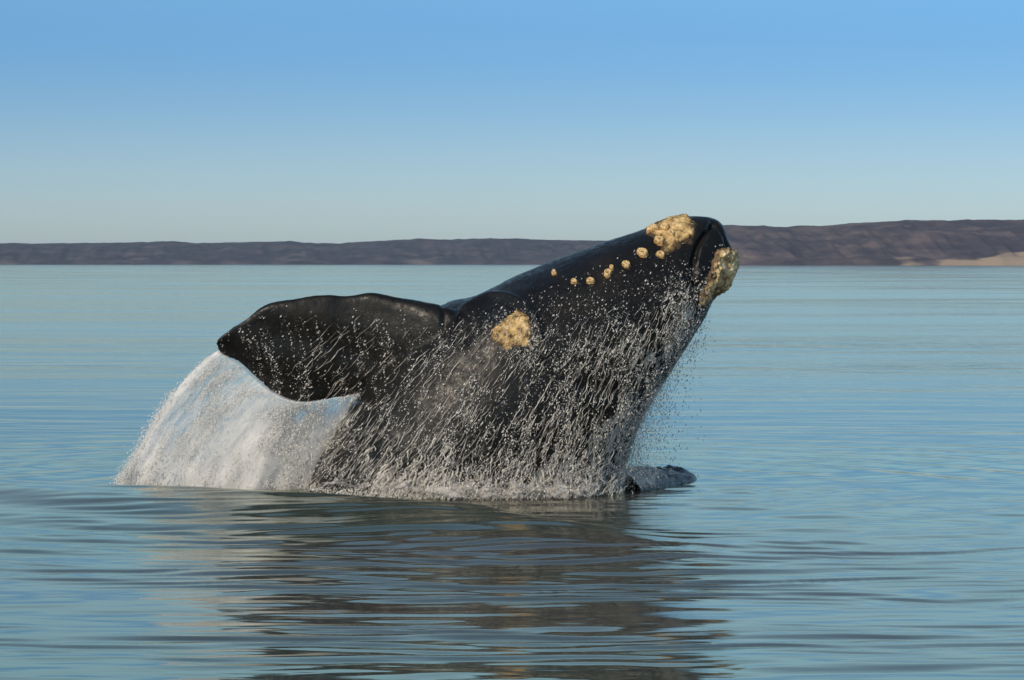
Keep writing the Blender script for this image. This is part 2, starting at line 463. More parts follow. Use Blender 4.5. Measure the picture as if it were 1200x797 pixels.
ct, s_t = np.cos(th), np.sin(th)
se = lambda v, p: np.sign(v) * np.abs(v) ** p
bv = []
for r_ in S:
    lx, lz = XZ(r_[0], r_[1]); rx, rz = XZ(r_[2], r_[3])
    cx_, cz_, hx, hz = (lx + rx) / 2, (lz + rz) / 2, (rx - lx) / 2, (rz - lz) / 2
    c_, s_ = se(ct, 0.92), se(s_t, 0.92)
    bv.append(np.stack([cx_ + hx * c_, r_[5] + r_[4] * s_, cz_ + hz * c_], -1))
bv = np.concatenate(bv)
bf = [grid_faces(len(S), NT, True)]
n0 = len(bv)
bv = np.concatenate([bv, [bv[:NT].mean(0)], [bv[-NT:].mean(0)]])
j = np.arange(NT)
caps = np.concatenate([np.stack([np.full(NT, n0), j, (j + 1) % NT], -1), np.stack([np.full(NT, n0 + 1), n0 - NT + (j + 1) % NT, n0 - NT + j], -1)])

# flipper: (upper x, y, lower x, y, half thickness, distance) from tip to root
FL = [(252.5, 402, 253, 411, 0.02, 39.25), (256, 397, 259, 417, 0.05, 39.26), (270, 385, 279, 427, 0.075, 39.28), (290, 371, 300, 446, 0.095, 39.30), (315, 357, 318, 461, 0.11, 39.30),
      (345, 350, 340, 471, 0.125, 39.30), (372, 344, 366, 472, 0.14, 39.30), (410, 345, 395, 468, 0.16, 39.32), (437, 343, 425, 467, 0.20, 39.32),
      (466, 349, 455, 478, 0.26, 39.30), (496, 353, 480, 500, 0.34, 39.22), (519, 358, 510, 515, 0.34, 39.15), (540, 368, 545, 510, 0.34, 39.15), (575, 400, 580, 480, 0.2, 39.2)]
FS = spline(FL, 90)
NF = 64
tf = np.linspace(0, 2 * math.pi, NF, endpoint=False)
fv = []
for r_ in FS:
    Yc = r_[5]
    ax, _, az = P(r_[0], r_[1], Yc); bx, _, bz = P(r_[2], r_[3], Yc)
    c_ = np.cos(tf); s_ = np.sin(tf)
    # thick leading (upper) edge, thin trailing edge
    prof = se(s_, 0.75) * (0.72 + 0.28 * (-c_)) * 1.15
    tilt = 0.10 * c_
    fv.append(np.stack([(ax + bx) / 2 + (bx - ax) / 2 * c_, Yc + r_[4] * prof + tilt, (az + bz) / 2 + (bz - az) / 2 * c_], -1))
fv = np.concatenate(fv)
ff = grid_faces(len(FS), NF, True)
m0 = len(fv)
fv = np.concatenate([fv, [fv[:NF].mean(0)], [fv[-NF:].mean(0)]])
j = np.arange(NF)
fcaps = np.concatenate([np.stack([np.full(NF, m0), j, (j + 1) % NF], -1), np.stack([np.full(NF, m0 + 1), m0 - NF + (j + 1) % NF, m0 - NF + j], -1)])
off = len(bv)
tmp = mesh_np('tmp', np.concatenate([bv, fv]), [bf[0], ff + off, caps, fcaps + off])
bm = bmesh.new(); bm.from_mesh(tmp); bmesh.ops.recalc_face_normals(bm, faces=bm.faces); bm.to_mesh(tmp); bm.free()
to = bpy.data.objects.new('tmp', tmp); COL.objects.link(to)
md = to.modifiers.new('r', 'REMESH'); md.mode = 'VOXEL'; md.voxel_size = 0.03
md = to.modifiers.new('s', 'SMOOTH'); md.factor = 0.5; md.iterations = 5
dg = bpy.context.evaluated_depsgraph_get()
wm = bpy.data.meshes.new_from_object(to.evaluated_get(dg), depsgraph=dg)
bpy.data.objects.remove(to); bpy.data.meshes.remove(tmp)

def get_co(me):
    c = np.empty(len(me.vertices) * 3, np.float32); me.vertices.foreach_get('co', c); return c.reshape(-1, 3).astype(float)
def get_no(me):
    c = np.empty(len(me.vertices) * 3, np.float32); me.vertices.foreach_get('normal', c); return c.reshape(-1, 3).astype(float)
def set_co(me, c):
    me.vertices.foreach_set('co', c.astype(np.float32).ravel()); me.update()

def line(pp, n=24):
    return [tuple(q) for q in spline([XZ(*p) for p in pp], n)]
LIP = line([(833, 263), (824, 272), (816, 284), (811, 298), (808, 312), (809, 326), (813, 336)])
RIM = line([(831, 264), (840, 267), (846, 276), (850, 289)])
BROW = line([(528, 398), (534, 380), (545, 364), (562, 353), (580, 347), (598, 349), (612, 357), (624, 370), (631, 386), (634, 404)])
BROWIN = line([(548, 392), (558, 376), (575, 362), (594, 361), (608, 364)])
NOTCH = line([(521, 356), (523, 372), (522, 392), (517, 410)])
FOLD = line([(640, 420), (668, 440), (700, 452), (735, 455)])
def shape_details(c, no):
    x, y, z = c[:, 0], c[:, 1], c[:, 2]
    front = 1 - sstep(y, 39.8, 40.3)
    gs = lambda d, w: np.exp(-(d / w) ** 2)
    h = np.zeros(len(c))
    allr = 1.0
    dl = poly_dist(x, z, LIP)
    h -= 0.12 * gs(dl, 0.04)
    h += 0.030 * gs(poly_dist(x, z, line([(828, 268), (818, 282), (814, 298), (812, 314), (814, 330)])) - 0.02, 0.05)
    h -= 0.060 * gs(poly_dist(x, z, RIM), 0.03) * (x > XZ(831, 0)[0])
    h += front * 0.085 * gs(poly_dist(x, z, BROW), 0.05)
    h -= front * 0.05 * gs(poly_dist(x, z, BROWIN), 0.10)
    h += front * 0.03 * gs(np.hypot(x - XZ(602, 386)[0], z - XZ(602, 386)[1]), 0.35)
    h -= front * 0.028 * gs(poly_dist(x, z, NOTCH), 0.03)
    h -= front * 0.04 * gs(poly_dist(x, z, FOLD), 0.10)
    # muscle and blubber undulation, skin folds
    h += 0.05 * (fbm(x * 0.9, y * 0.9, z * 0.9, oct=3, seed=3) - 0.5)
    h += 0.016 * (fbm(x * 5, y * 5, z * 5, oct=3, seed=8) - 0.5)
    # finger ridges on the flipper
    fl = (1 - sstep(x, XZ(430, 0)[0], XZ(520, 0)[0]))
    u = (x - XZ(250, 0)[0]); w = z - XZ(0, 400)[1]
    h += fl * 0.018 * np.sin(9.0 * (w + 0.32 * u) + 0.4 * np.sin(u * 2)) * sstep(x, XZ(255, 0)[0], XZ(300, 0)[0])
    # chin bulges out, scalloped edge
    return c + no * h[:, None]
wc = get_co(wm); wno = get_no(wm)
wc = shape_details(wc, wno)
set_co(wm, wc)
wm.name = 'whale_body'
wm.materials.clear(); wm.materials.append(M_SKIN)
wm.polygons.foreach_set('use_smooth', np.ones(len(wm.polygons), bool))
whale = bpy.data.objects.new('whale', None)
whale.location = (-0.6, 40.2, 0)
COL.objects.link(whale)
whale['label'] = 'black right whale leaping out of the sea with one flipper raised and yellow callosities'
whale['category'] = 'whale'
def wpart(name, me, label=None, par=None):
    o = bpy.data.objects.new(name, me); COL.objects.link(o)
    o.parent = par or whale
    if not par: o.matrix_parent_inverse = whale.matrix_world.inverted()
    if label: o['label'] = label
    return o
bpy.context.view_layer.update()
inv = whale.matrix_world.inverted()
body = bpy.data.objects.new('body', wm); COL.objects.link(body); body.parent = whale
body.location = (0.6, -40.2, 0)
def wpart(name, me, label=None):
    o = bpy.data.objects.new(name, me); COL.objects.link(o); o.parent = whale; o.location = (0.6, -40.2, 0)
    if label: o['label'] = label
    return o

tree = BVHTree.FromPolygons([tuple(v) for v in wc], [tuple(p.vertices) for p in wm.polygons])
def hit(px, py, Y=None):
    """near surface of the whale on the camera ray through a drawing point"""
    d = Vector(((px - 600) / FPX, 1, -(py - HY) / FPX)).normalized()
    h = tree.ray_cast(Vector((0, 0, CAM_Z)), d, 80)
    return h
def pix(c):
    return 600 + FPX * c[:, 0] / c[:, 1], HY - FPX * (c[:, 2] - CAM_Z) / c[:, 1]

def patch(name, sdf_fn, ymax, height_fn, m, cuts=1, label=None, pad=0.05, edge=0.34):
    """a crust cut from the whale's own surface where sdf > -pad, refined and raised"""
    c = get_co(wm)
    sd = sdf_fn(c)
    ok = (sd > -pad) & (c[:, 1] < ymax)
    polys = [tuple(p.vertices) for p in wm.polygons if all(ok[v] for v in p.vertices)]
    used = sorted({v for p in polys for v in p}); mp_ = {v: i for i, v in enumerate(used)}
    bm = bmesh.new()
    vs = [bm.verts.new(c[v]) for v in used]
    for p in polys: bm.faces.new([vs[mp_[v]] for v in p])
    if cuts: bmesh.ops.subdivide_edges(bm, edges=bm.edges[:], cuts=cuts, use_grid_fill=True)
    bm.normal_update()
    me = bpy.data.meshes.new(name); bm.to_mesh(me); bm.free()
    no0 = get_no(me); cc_ = get_co(me); s2_ = sdf_fn(cc_)
    hh_ = height_fn(cc_, s2_)
    at = me.attributes.new('crust', 'FLOAT', 'POINT')
    # rims and pits of the crust are worn brown, its knobs pale
    at.data.foreach_set('value', ((hh_ - np.median(hh_[s2_ > 0.05])) * 3.2 - edge * (1 - sstep(s2_, 0.0, 0.17))).astype(np.float32))
    cc_ = cc_ + no0 * hh_[:, None]
    set_co(me, cc_)
    me.materials.append(m)
    me.polygons.foreach_set('use_smooth', np.ones(len(me.polygons), bool))
    return wpart(name, me, label)

def lumps(c, f, seed):
    a_ = fbm(c[:, 0] * f, c[:, 1] * f, c[:, 2] * f, oct=4, seed=seed, gain=0.6)
    return a_

def poly_call(name, pts, ymax, hmax, f, m, seed, label, ragged=0.08, edge=0.22):
    P2 = [XZ(*p) for p in pts]
    def sdf(c):
        s = poly_sdf(c[:, 0], c[:, 2], P2)
        return s + ragged * (fbm(c[:, 0] * 7, c[:, 1] * 7, c[:, 2] * 7, oct=3, seed=seed) - 0.5) * 2
    def hgt(c, s):
        e = sstep(s, -0.03, 0.07)
        return -0.02 + e * (0.02 + hmax * (0.25 + 1.5 * (lumps(c, f, seed + 1) - 0.35) + 0.8 * (lumps(c, f * 3.2, seed + 4) - 0.5)))
    return patch(name, sdf, ymax, hgt, m, 2, label, edge=edge)

BON = [(757, 271), (763, 258), (785, 249), (806, 250), (814, 264), (813, 277), (806, 287), (793, 292), (784, 300), (776, 304), (768, 299), (771, 290), (765, 284), (760, 278)]
poly_call('bonnet_callosity', BON, 40.9, 0.06, 6.5, M_CALL, 5, 'lumpy yellow crust on top of the snout')
CHIN = [(837, 293), (850, 289), (864, 296), (868, 312), (862, 326), (848, 342), (838, 347), (830, 355), (820, 358), (814, 349), (818, 338), (827, 322), (830, 306)]
poly_call('chin_callosity', CHIN, 40.5, 0.09, 6.0, M_CALL_GREY, 9, 'rough grey and cream crust on the chin', edge=0.10)
EYEP = [(604, 360), (614, 362), (621, 374), (625, 390), (619, 402), (606, 404), (592, 407), (583, 400), (573, 388), (580, 378), (592, 371)]
poly_call('brow_callosity', EYEP, 39.8, 0.07, 7.0, M_CALL, 13, 'golden crust patch above the eye', 0.05, edge=0.08)

SMALL = [(650, 321, 4.6), (673, 331, 5.0), (692, 330, 5.4), (712.5, 321, 5.6), (717, 315, 3.6), (734, 311, 6.2), (753, 297, 6.8), (766, 271, 7.5), (780, 269, 6.5), (773, 284, 6.5), (774, 299, 6.0), (787, 276, 5.0)]
for (px, py, rp) in SMALL:
    h = hit(px, py)
    if h[0] is None: continue
    p0 = np.array(h[0]); r0 = 1.03 * rp * p0[1] / FPX
    nn = np.array(h[1]); nn /= np.linalg.norm(nn)
    if nn[1] > 0: nn = -nn
    up = np.array([0, 0, 1.0]); t1 = np.cross(nn, up); t1 /= np.linalg.norm(t1); t2 = np.cross(nn, t1)
    rings, seg = 7, 22
    vs_ = [p0 + nn * 0.045]
    seed_ = random.random() * 50; el_ = random.uniform(0.82, 1.12)
    for i in range(1, rings + 1):
        q = i / rings
        for k in range(seg):
            an = 2 * math.pi * k / seg
            rr_ = r0 * q * (el_ + 0.13 * math.sin(2 * an + seed_) + 0.08 * math.sin(3 * an + seed_ * 3) + 0.05 * math.sin(7 * an + seed_ * 2))
            hh_ = (0.035 + 0.030 * math.exp(-((q - 0.62) / 0.25) ** 2)) * (1 - q ** 6) - 0.03 * q ** 6 + random.uniform(-0.005, 0.005)
            if 'x': hh_ += 0.03 if 760 < px < 790 and py < 290 else 0
            vs_.append(p0 + nn * hh_ + t1 * rr_ * math.cos(an) + t2 * rr_ * math.sin(an))
    tri = np.array([[0, 1 + k, 1 + (k + 1) % seg] for k in range(seg)])
    qd = np.array([[1 + i * seg + k, 1 + (i + 1) * seg + k, 1 + (i + 1) * seg + (k + 1) % seg, 1 + i * seg + (k + 1) % seg] for i in range(rings - 1) for k in range(seg)])
    qq = np.r_[0, np.repeat(np.arange(1, rings + 1) / rings, seg)]
    cv = np.where(qq < 0.2, -0.25, 0.12) - 0.30 * sstep(qq, 0.72, 0.95)
    wpart('callosity', mesh_np('callosity', np.array(vs_), [tri, qd], [M_CALL_SMALL], floats={'crust': cv}))

# eye: dark ball under a wrinkled lid
h = hit(631, 413)
if h[0] is not None:
    p0 = h[0]; bm = bmesh.new(); bmesh.ops.create_uvsphere(bm, u_segments=20, v_segments=12, radius=0.075)
    for v in bm.verts: v.co = Vector((v.co.x, v.co.y * 0.5, v.co.z * 0.8)) + p0
    me = bpy.data.meshes.new('eye'); bm.to_mesh(me); bm.free(); me.materials.append(M_EYE)
    me.polygons.foreach_set('use_smooth', np.ones(len(me.polygons), bool))
    wpart('eye', me)
    vs_ = []; seg, tub = 28, 8
    for k in range(seg):
        an = 2 * math.pi * k / seg
        for q in range(tub):
            bn = 2 * math.pi * q / tub
            rr_ = 0.095 + 0.028 * math.cos(bn) + 0.008 * math.sin(5 * an)
            vs_.append((p0.x + rr_ * math.cos(an) * 1.05, p0.y - 0.005 + 0.028 * math.sin(bn), p0.z + rr_ * 0.8 * math.sin(an)))
    i = np.arange(seg)[:, None]; jj = np.arange(tub)[None, :]
    fcs = np.stack([i * tub + jj, ((i + 1) % seg) * tub + jj, ((i + 1) % seg) * tub + (jj + 1) % tub, i * tub + (jj + 1) % tub], -1).reshape(-1, 4)
    wpart('eyelid', mesh_np('eyelid', np.array(vs_), fcs, [M_SKIN]))

# ------------------------------------------------------------------ water on the whale
def band(px, py, pts, w):
    """1 on a polyline of drawing points, falling off over w pixels"""
    return np.exp(-(poly_dist(px, py, pts) / w) ** 2)

def body_density(px, py):
    """how much white water hangs on the skin at a drawing point, 0..1"""
    d = 0.09 + 0 * px
    # bare glossy back along the upper edge
    edge = np.interp(px, [250, 345, 437, 521, 600, 700, 757, 860], [400, 352, 345, 360, 332, 292, 275, 262])
    d = d * sstep(py - edge, 12, 60)
    d = d + 0.13 * (1 - sstep(px, 440, 520)) * sstep(py - edge, 8, 35) * (1 - sstep(py, 455, 475))
    d = d + 0.30 * sstep(py, 430, 570) * sstep(px, 350, 420)
    d = d + 0.50 * np.exp(-((py - 576) / 24.0) ** 2) * sstep(px, 390, 470)
    d = d + 0.55 * band(px, py, [(806, 370), (785, 405), (765, 440), (745, 480), (728, 520), (715, 570)], 26)
    d = d + 0.25 * band(px, py, [(800, 350), (760, 380), (715, 400), (690, 440), (660, 500)], 30)
    d = d + 0.20 * band(px, py, [(590, 372), (540, 395), (490, 430), (440, 468), (400, 520)], 13)
    d = d + 0.28 * band(px, py, [(420, 465), (395, 510), (370, 572)], 10)
    d = d + 0.25 * band(px, py, [(632, 405), (600, 425), (560, 460), (520, 520)], 16)
    d = d + 0.18 * band(px, py, [(640, 410), (690, 430), (740, 420)], 30)
    return np.clip(d, 0, 1)

def flow_dir(px, py):
    """picture-plane direction the water runs (per m of drop)"""
    k = np.interp(px, [250, 420, 560, 700, 820], [-1.3, -0.95, -0.75, -0.50, -0.40])
    k = k * np.interp(py, [330, 420, 575], [1.15, 1.0, 0.75])
    return k

def drops_geo(pos, size, vel, stretch):
    """stretched octahedra: pos (n,3), size (n), vel (n,3) unit, stretch (n)"""
    nrm = vel / (np.linalg.norm(vel, axis=1, keepdims=True) + 1e-9)
    ref = np.where(np.abs(nrm[:, 1:2]) < 0.9, np.array([[0, 1.0, 0]]), np.array([[1.0, 0, 0]]))
    u = np.cross(nrm, ref); u /= np.linalg.norm(u, axis=1, keepdims=True)
    v = np.cross(nrm, u)
    s = size[:, None]; L = (size * stretch)[:, None]
    vs = np.stack([pos + nrm * L, pos - nrm * L, pos + u * s, pos - u * s, pos + v * s, pos - v * s], 1).reshape(-1, 3)
    base = np.array([[0, 2, 4], [0, 4, 3], [0, 3, 5], [0, 5, 2], [1, 4, 2], [1, 3, 4], [1, 5, 3], [1, 2, 5]])
    f = (np.arange(len(pos))[:, None, None] * 6 + base[None]).reshape(-1, 3)
    return vs, f

class Geo:
    def __init__(s): s.v = []; s.f = []; s.n = 0; s.mi = []; s.fl = []; s.de = []
    def add(s, v, f, mi=0, flow=None, dens=None):
        s.v.append(v); s.f.append(f + s.n); s.n += len(v); s.mi.append(np.full(len(f), mi) if np.isscalar(mi) else mi)
        s.fl.append(flow if flow is not None else np.zeros((len(v), 3))); s.de.append(dens if dens is not None else np.ones(len(v)))
    def build(s, name, mats):
        q = [f for f in s.f]
        order = q
        return mesh_np(name, np.concatenate(s.v), order, mats, mat_idx=np.concatenate(s.mi), vecs={'flow': np.concatenate(s.fl)}, floats={'dens': np.concatenate(s.de)})

def two_mats(nd):
    return np.repeat((rng.random(nd) < 0.5).astype(int), 8)

def drop_sizes(n, lo, hi, p=2.5):
    return lo + (hi - lo) * rng.random(n) ** p

# thin film of white water running over the skin: the skin's own near surface, lifted a little
c = get_co(wm); no = get_no(wm)
px_, py_ = pix(c)
ok = (no[:, 1] < 0.25) & (c[:, 1] < 40.6) & (c[:, 2] > -0.2) & (body_density(px_, py_) > 0.03)
polys = np.array([p.vertices[:] for p in wm.polygons if len(p.vertices) == 4])
sel = polys[ok[polys].all(1)]
used = np.unique(sel); remap = np.full(len(c), -1); remap[used] = np.arange(len(used))
cf, nf = c[used], no[used]
pxf, pyf = px_[used], py_[used]
df = body_density(pxf, pyf)
k = flow_dir(pxf, pyf)
along = (cf[:, 2]) * 1.0
across = cf[:, 0] - k * -1 * 0 + cf[:, 2] * (k * 1.0)      # constant along the flow
flow = np.stack([across * 8.0, along * 3.4, cf[:, 1] * 3.0], -1)
lift = 0.012 + 0.07 * df * fbm(across * 6, along * 2.5, cf[:, 1] * 3, oct=3, seed=31)
film = mesh_np('film', cf + nf * lift[:, None], remap[sel], [M_FILM], floats={'dens': 0.62 * df ** 0.8}, vecs={'flow': flow})
obj('running_water', film, label="thin streaks of white water running down the whale's dark side", cat='water', kind='stuff')

# strands and drops on and off the body
G = Geo()
def cast_xz(x, z):
    h = tree.ray_cast(Vector((x, 30, z)), Vector((0, 1, 0)), 20)
    return (h[0].y if h[0] is not None else None)
def add_strand(x, z, y, n, ds, r0, kx, wig, seed, free=False):
    pts = []
    ph = seed * 7.1
    vx = 0
    for i in range(n):
        yy = cast_xz(x, z)
        if yy is not None and not free:
            y = min(yy - 0.03, y + 0.06) if pts else yy - 0.03
        pts.append((x, y, z))
        if z < 0.0: break
        w = wig * math.sin(i * 0.9 + ph) + wig * 0.7 * math.sin(i * 2.1 + ph * 2) + random.uniform(-1, 1) * wig * 0.5
        x += kx * ds + w * ds; z -= ds
    if len(pts) < 3: return
    p = np.array(pts); m = len(p)
    q = np.linspace(0, 1, m)
    r = r0 * (0.25 + 0.9 * rng.random(m) ** 1.5) * np.clip(np.sin(np.pi * (0.02 + 0.96 * q)), 0.02, 1) ** 0.8
    ang = np.array([0.3, 2.4, 4.5])
    ring = np.stack([np.cos(ang), np.sin(ang) * 0.8, 0 * ang], -1)
    v = (p[:, None, :] + ring[None] * r[:, None, None]).reshape(-1, 3)
    G.add(v, grid_faces(m, 3, True)[:, ::-1])

cand = 0
while cand < 1600:
    px = random.uniform(355, 830); py = random.uniform(350, 585)
    d = float(body_density(np.array(px), np.array(py)))
    low = py > 470
    if random.random() > d * (1.0 if low else 0.55): continue
    h = hit(px, py)
    if h[0] is None: continue
    cand += 1
    kx = float(flow_dir(px, py))
    big_ = random.random() < 0.12
    add_strand(h[0].x, h[0].z, h[0].y - 0.03, random.randint(4, 14 if big_ else 9), random.uniform(0.03, 0.05), random.uniform(0.0028, 0.0065) * (1.8 if big_ else 1), kx, random.uniform(0.05, 0.6), random.random())
# crown of thrown up water along the base
wl_pts = []
for X in np.linspace(-3.05, 1.75, 120):
    y = cast_xz(X, 0.12)
    if y is not None: wl_pts.append((X, y))
wl_pts = np.array(wl_pts)
for i in range(700):
    k = random.randrange(len(wl_pts)); X, y = wl_pts[k]
    dens = 0.25 + 0.75 * float(sstep(np.array(X), -2.2, -1.2))
    if random.random() > dens: continue
    hgt = random.random() ** 2.2 * 0.75
    add_strand(X + random.uniform(0, 0.3), hgt, y - random.uniform(0.03, 0.22), random.randint(4, 10), 0.035, random.uniform(0.008, 0.018), -0.6, random.uniform(0.5, 1.4), random.random(), free=True)

# drops hugging the body
NB = 240000
cpx = rng.uniform(250, 862, NB); cpy = rng.uniform(262, 590, NB)
clump = fbm(cpx / 9, cpy / 9, oct=3, seed=61)
streak = fbm((cpx + flow_dir(cpx, cpy) * cpy * 1.0) / 9, cpy / 45, oct=3, seed=65)
dn = body_density(cpx, cpy) * 0.95 * np.clip((clump * 0.6 + streak * 0.6 - 0.47) * 6.5, 0, 1.7)
dn = dn + 0.035 * sstep(cpy - np.interp(cpx, [250, 437, 521, 757, 860], [405, 350, 362, 276, 300]), 5, 30)
# on the flipper: speckles in streaks
dn = dn * np.where((cpx < 500) & (cpy < 470), 0.25, 1) + 0.30 * (cpx < 520) * (cpy < 470) * np.clip((streak - 0.5) * 5, 0, 1) * sstep(cpy, 355, 400)
pick = rng.random(NB) < dn
pos = []; 
for px, py in zip(cpx[pick], cpy[pick]):
    h = hit(px, py)
    if h[0] is None: continue
    o_ = random.random() ** 2 * 0.35
    d = h[0]
    pos.append((d.x * (1 - o_ / d.y), d.y - 0.02 - o_, CAM_Z + (d.z - CAM_Z) * (1 - o_ / d.y)))
pos = np.array(pos)
ppx, ppy = pix(pos)
kk = flow_dir(ppx, ppy)
vel = np.stack([kk + rng.normal(0, 0.35, len(pos)), rng.normal(0, 0.2, len(pos)), -1 + 0 * kk], -1)
v, f = drops_geo(pos, drop_sizes(len(pos), 0.0015, 0.0105, 4.5), vel, 1 + 2.2 * rng.random(len(pos)) ** 2)
G.add(v, f, two_mats(len(pos)))
print('body drops', len(pos))
# a dense fall of drops off the throat
n_ = 22000
t = rng.random(n_) ** 0.8
bx = np.interp(t, [0, 0.25, 0.5, 0.75, 1], [806, 782, 760, 744, 733]) + rng.normal(0, 1, n_) * np.interp(t, [0, 1], [7, 20])
by = np.interp(t, [0, 0.25, 0.5, 0.75, 1], [372, 412, 460, 515, 568]) + rng.normal(0, 6, n_)
pos = np.array([P(a_, b_, y_) for a_, b_, y_ in zip(bx, by, 39.7 + rng.normal(0, 0.35, n_))])
v, f = drops_geo(pos, drop_sizes(n_, 0.0018, 0.0075, 3), np.stack([rng.normal(-0.3, 0.2, n_), 0 * t, -1 + 0 * t], -1), 1 + 1.5 * rng.random(n_))
G.add(v, f, two_mats(n_))
obj('spray_drops', G.build('spray_drops', [M_DROP, M_CLEAR]), label="white drops and squiggling strands of water flung off the whale's flank and throat", cat='spray', kind='stuff')

# scattered clear drops to the right of the throat, some over the flipper's left
n_ = 1300
t = rng.random(n_)
bx = np.interp(t, [0, 0.3, 0.6, 1], [822, 800, 775, 765]) + np.abs(rng.normal(0, 1, n_)) * np.interp(t, [0, 0.5, 1], [6, 17, 22])
by = np.interp(t, [0, 0.3, 0.6, 1], [375, 415, 465, 545]) + rng.normal(0, 12, n_)
pos = np.array([P(a_, b_, y_) for a_, b_, y_ in zip(bx, by, 40.3 + rng.normal(0, 0.4, n_))])
pos = pos[pos[:, 2] > 0.02]; n_ = len(pos)
v, f = drops_geo(pos, drop_sizes(n_, 0.0025, 0.011, 3), np.stack([rng.normal(-0.3, 0.3, n_), rng.normal(0, .2, n_), -np.ones(n_)], -1), 1 + 1.5 * rng.random(n_))
obj('scattered_drops', mesh_np('scattered_drops', v, f, [M_CLEAR]), label="fine dark drops scattered in the air right of the whale's throat", cat='spray', kind='stuff')

# ------------------------------------------------------------------ curtain off the flipper
EDGE = spline([(255, 411), (268, 419), (285, 430), (302, 446), (322, 461), (345, 470), (366, 470), (392, 466), (422, 461)], 200)
def curtain(s, t, jit=0.0):
    """s along the flipper's trailing edge, t fall time 0..1"""
    ex = np.interp(s, np.linspace(0, 1, 200), EDGE[:, 0]); ey = np.interp(s, np.linspace(0, 1, 200), EDGE[:, 1])
    dx = np.interp(s, [0, 0.3, 0.6, 1], [-114, -96, -72, -50])
    x = ex + dx * t
    drop = np.interp(s, [0, 0.4, 1], [159, 128, 120])
    y = ey + drop * (0.44 * t + 0.56 * t * t)
    Y = 39.3 + 0.75 * t + 0.25 * (s - 0.5) * t
    return x, y, Y
def P3(x, y, Y): return np.stack([(x - 600) * Y / FPX, Y, CAM_Z - (y - HY) * Y / FPX], -1)
C = Geo()
for L in range(4):
    s, t = np.meshgrid(np.linspace(0.0, 1, 150), np.linspace(-0.09, 1, 110), indexing='ij')
    x, y, Y = curtain(s, t)
    Y = Y + 0.09 * (L - 1.5) * (0.4 + t) + 0.12 * (0.15 + t) * (fbm(s * 10, t * 3, L * 3.1, oct=2, seed=71) - 0.5)
    Y = Y + 0.22 * (1 - sstep(t, -0.05, 0.03))
    x = x + 5 * t * (fbm(s * 9, t * 6, L * 2.3, oct=3, seed=72) - 0.5)
    v = P3(x, y, Y).reshape(-1, 3)
    dens = 0.38 + 0.10 * t + 0.30 * sstep(t, 0.78, 1.0) * sstep(s, 0.0, 0.2) + 0.18 * sstep(s, 0.35, 0.75) * sstep(t, 0.15, 0.6)
    dens += 0.22 * np.exp(-(s / 0.035) ** 2) - 0.35 * (1 - sstep(s, 0, 0.01)) + 0.05 * (1 - t) * (1 - s)
    dens -= 0.10 * (1 - sstep(s, 0.25, 0.5)) * sstep(s, 0.04, 0.12) * (1 - sstep(t, 0.5, 0.9))
    dens -= 0.14 * np.exp(-((s - 0.8) / 0.14) ** 2) * (1 - sstep(t, 0.1, 0.55))
    fw = np.stack([s * 30 + L * 5, t * 5.0 + L, 0 * s + L * 7], -1).reshape(-1, 3)
    C.add(v, grid_faces(*s.shape), 0, fw, dens.ravel())
n_ = 165000
s = rng.random(n_); t = rng.random(n_) ** 0.6
s = np.where(rng.random(n_) < 0.14, np.abs(rng.normal(0, 0.03, n_)), s)
kp = rng.random(n_) < np.clip((fbm(s * 26, t * 4, oct=4, seed=81) - 0.42) * 5 + 0.25 * (t > 0.9), 0.05, 1)
s, t = s[kp], t[kp]; n_ = len(s)
x, y, Y = curtain(s, t)
sc_ = rng.normal(0, 1, n_)
x = x - np.abs(rng.normal(0, 3.5, n_)) * (rng.random(n_) < 0.35) * (s < 0.08) * 1.4 + rng.normal(0, 1.2, n_)
Y = Y + rng.normal(0, 0.14, n_) * (0.4 + t)
y = y + rng.normal(0, 2, n_) * t
pos = P3(x, y, Y)
dxs = np.interp(s, [0, 0.3, 0.6, 1], [-114, -96, -72, -50]); dys = 130 * (0.44 + 1.12 * t)
v, f = drops_geo(pos, drop_sizes(n_, 0.0018, 0.0095, 4.5), np.stack([dxs, 0 * s, -dys], -1), 1 + 3.0 * rng.random(n_))
C.add(v, f, 1)
print('curtain drops', n_)
obj('spray_curtain', C.build('spray_curtain', [M_SHEET, M_DROP_CURT]), label='white curtain of falling water pouring off the raised flipper into the sea', cat='spray', kind='stuff')

# ------------------------------------------------------------------ foam where body and curtain meet the sea
Fm = Geo()
def foam_ridge(path, width, height, seed, dens0):
    path = np.asarray(path, float)
    p = np.stack([np.interp(np.linspace(0, 1, 260), np.linspace(0, 1, len(path)), path[:, i]) for i in range(path.shape[1])], -1)
    u = np.linspace(-1, 1, 34)
    tx, ty = np.gradient(p[:, 0]), np.gradient(p[:, 1]); L = np.hypot(tx, ty); nx, ny = -ty / L, tx / L
    X = p[:, 0][:, None] + nx[:, None] * u[None] * width; Y = p[:, 1][:, None] + ny[:, None] * u[None] * width
    nse = fbm(X * 3.2, Y * 3.2, oct=5, seed=seed, gain=0.65)
    env = np.maximum(0, 1 - u[None] ** 2) ** 0.8
    taper = sstep(np.linspace(0, 1, 260), 0, 0.06) * (1 - sstep(np.linspace(0, 1, 260), 0.94, 1))
    Z = height * env * (0.15 + 1.5 * np.clip(nse - 0.25, 0, 1)) * taper[:, None] + sea_height(X, Y, X * 0 + .12, X * 0 + .055) - 0.01
    dens = (dens0 * env + 0.1 + 0.35 * (fbm(X * 1.1, Y * 1.1, oct=2, seed=seed + 9) - 0.5)) * taper[:, None]
    Fm.add(np.stack([X, Y, Z], -1).reshape(-1, 3), grid_faces(*X.shape), 0, np.stack([X * 3.5, Y * 3.5, Z * 6], -1).reshape(-1, 3), dens.ravel())
wp = wl_pts.copy(); wp[:, 1] -= 0.10
foam_ridge(wp, 0.34, 0.30, 91, 0.36)
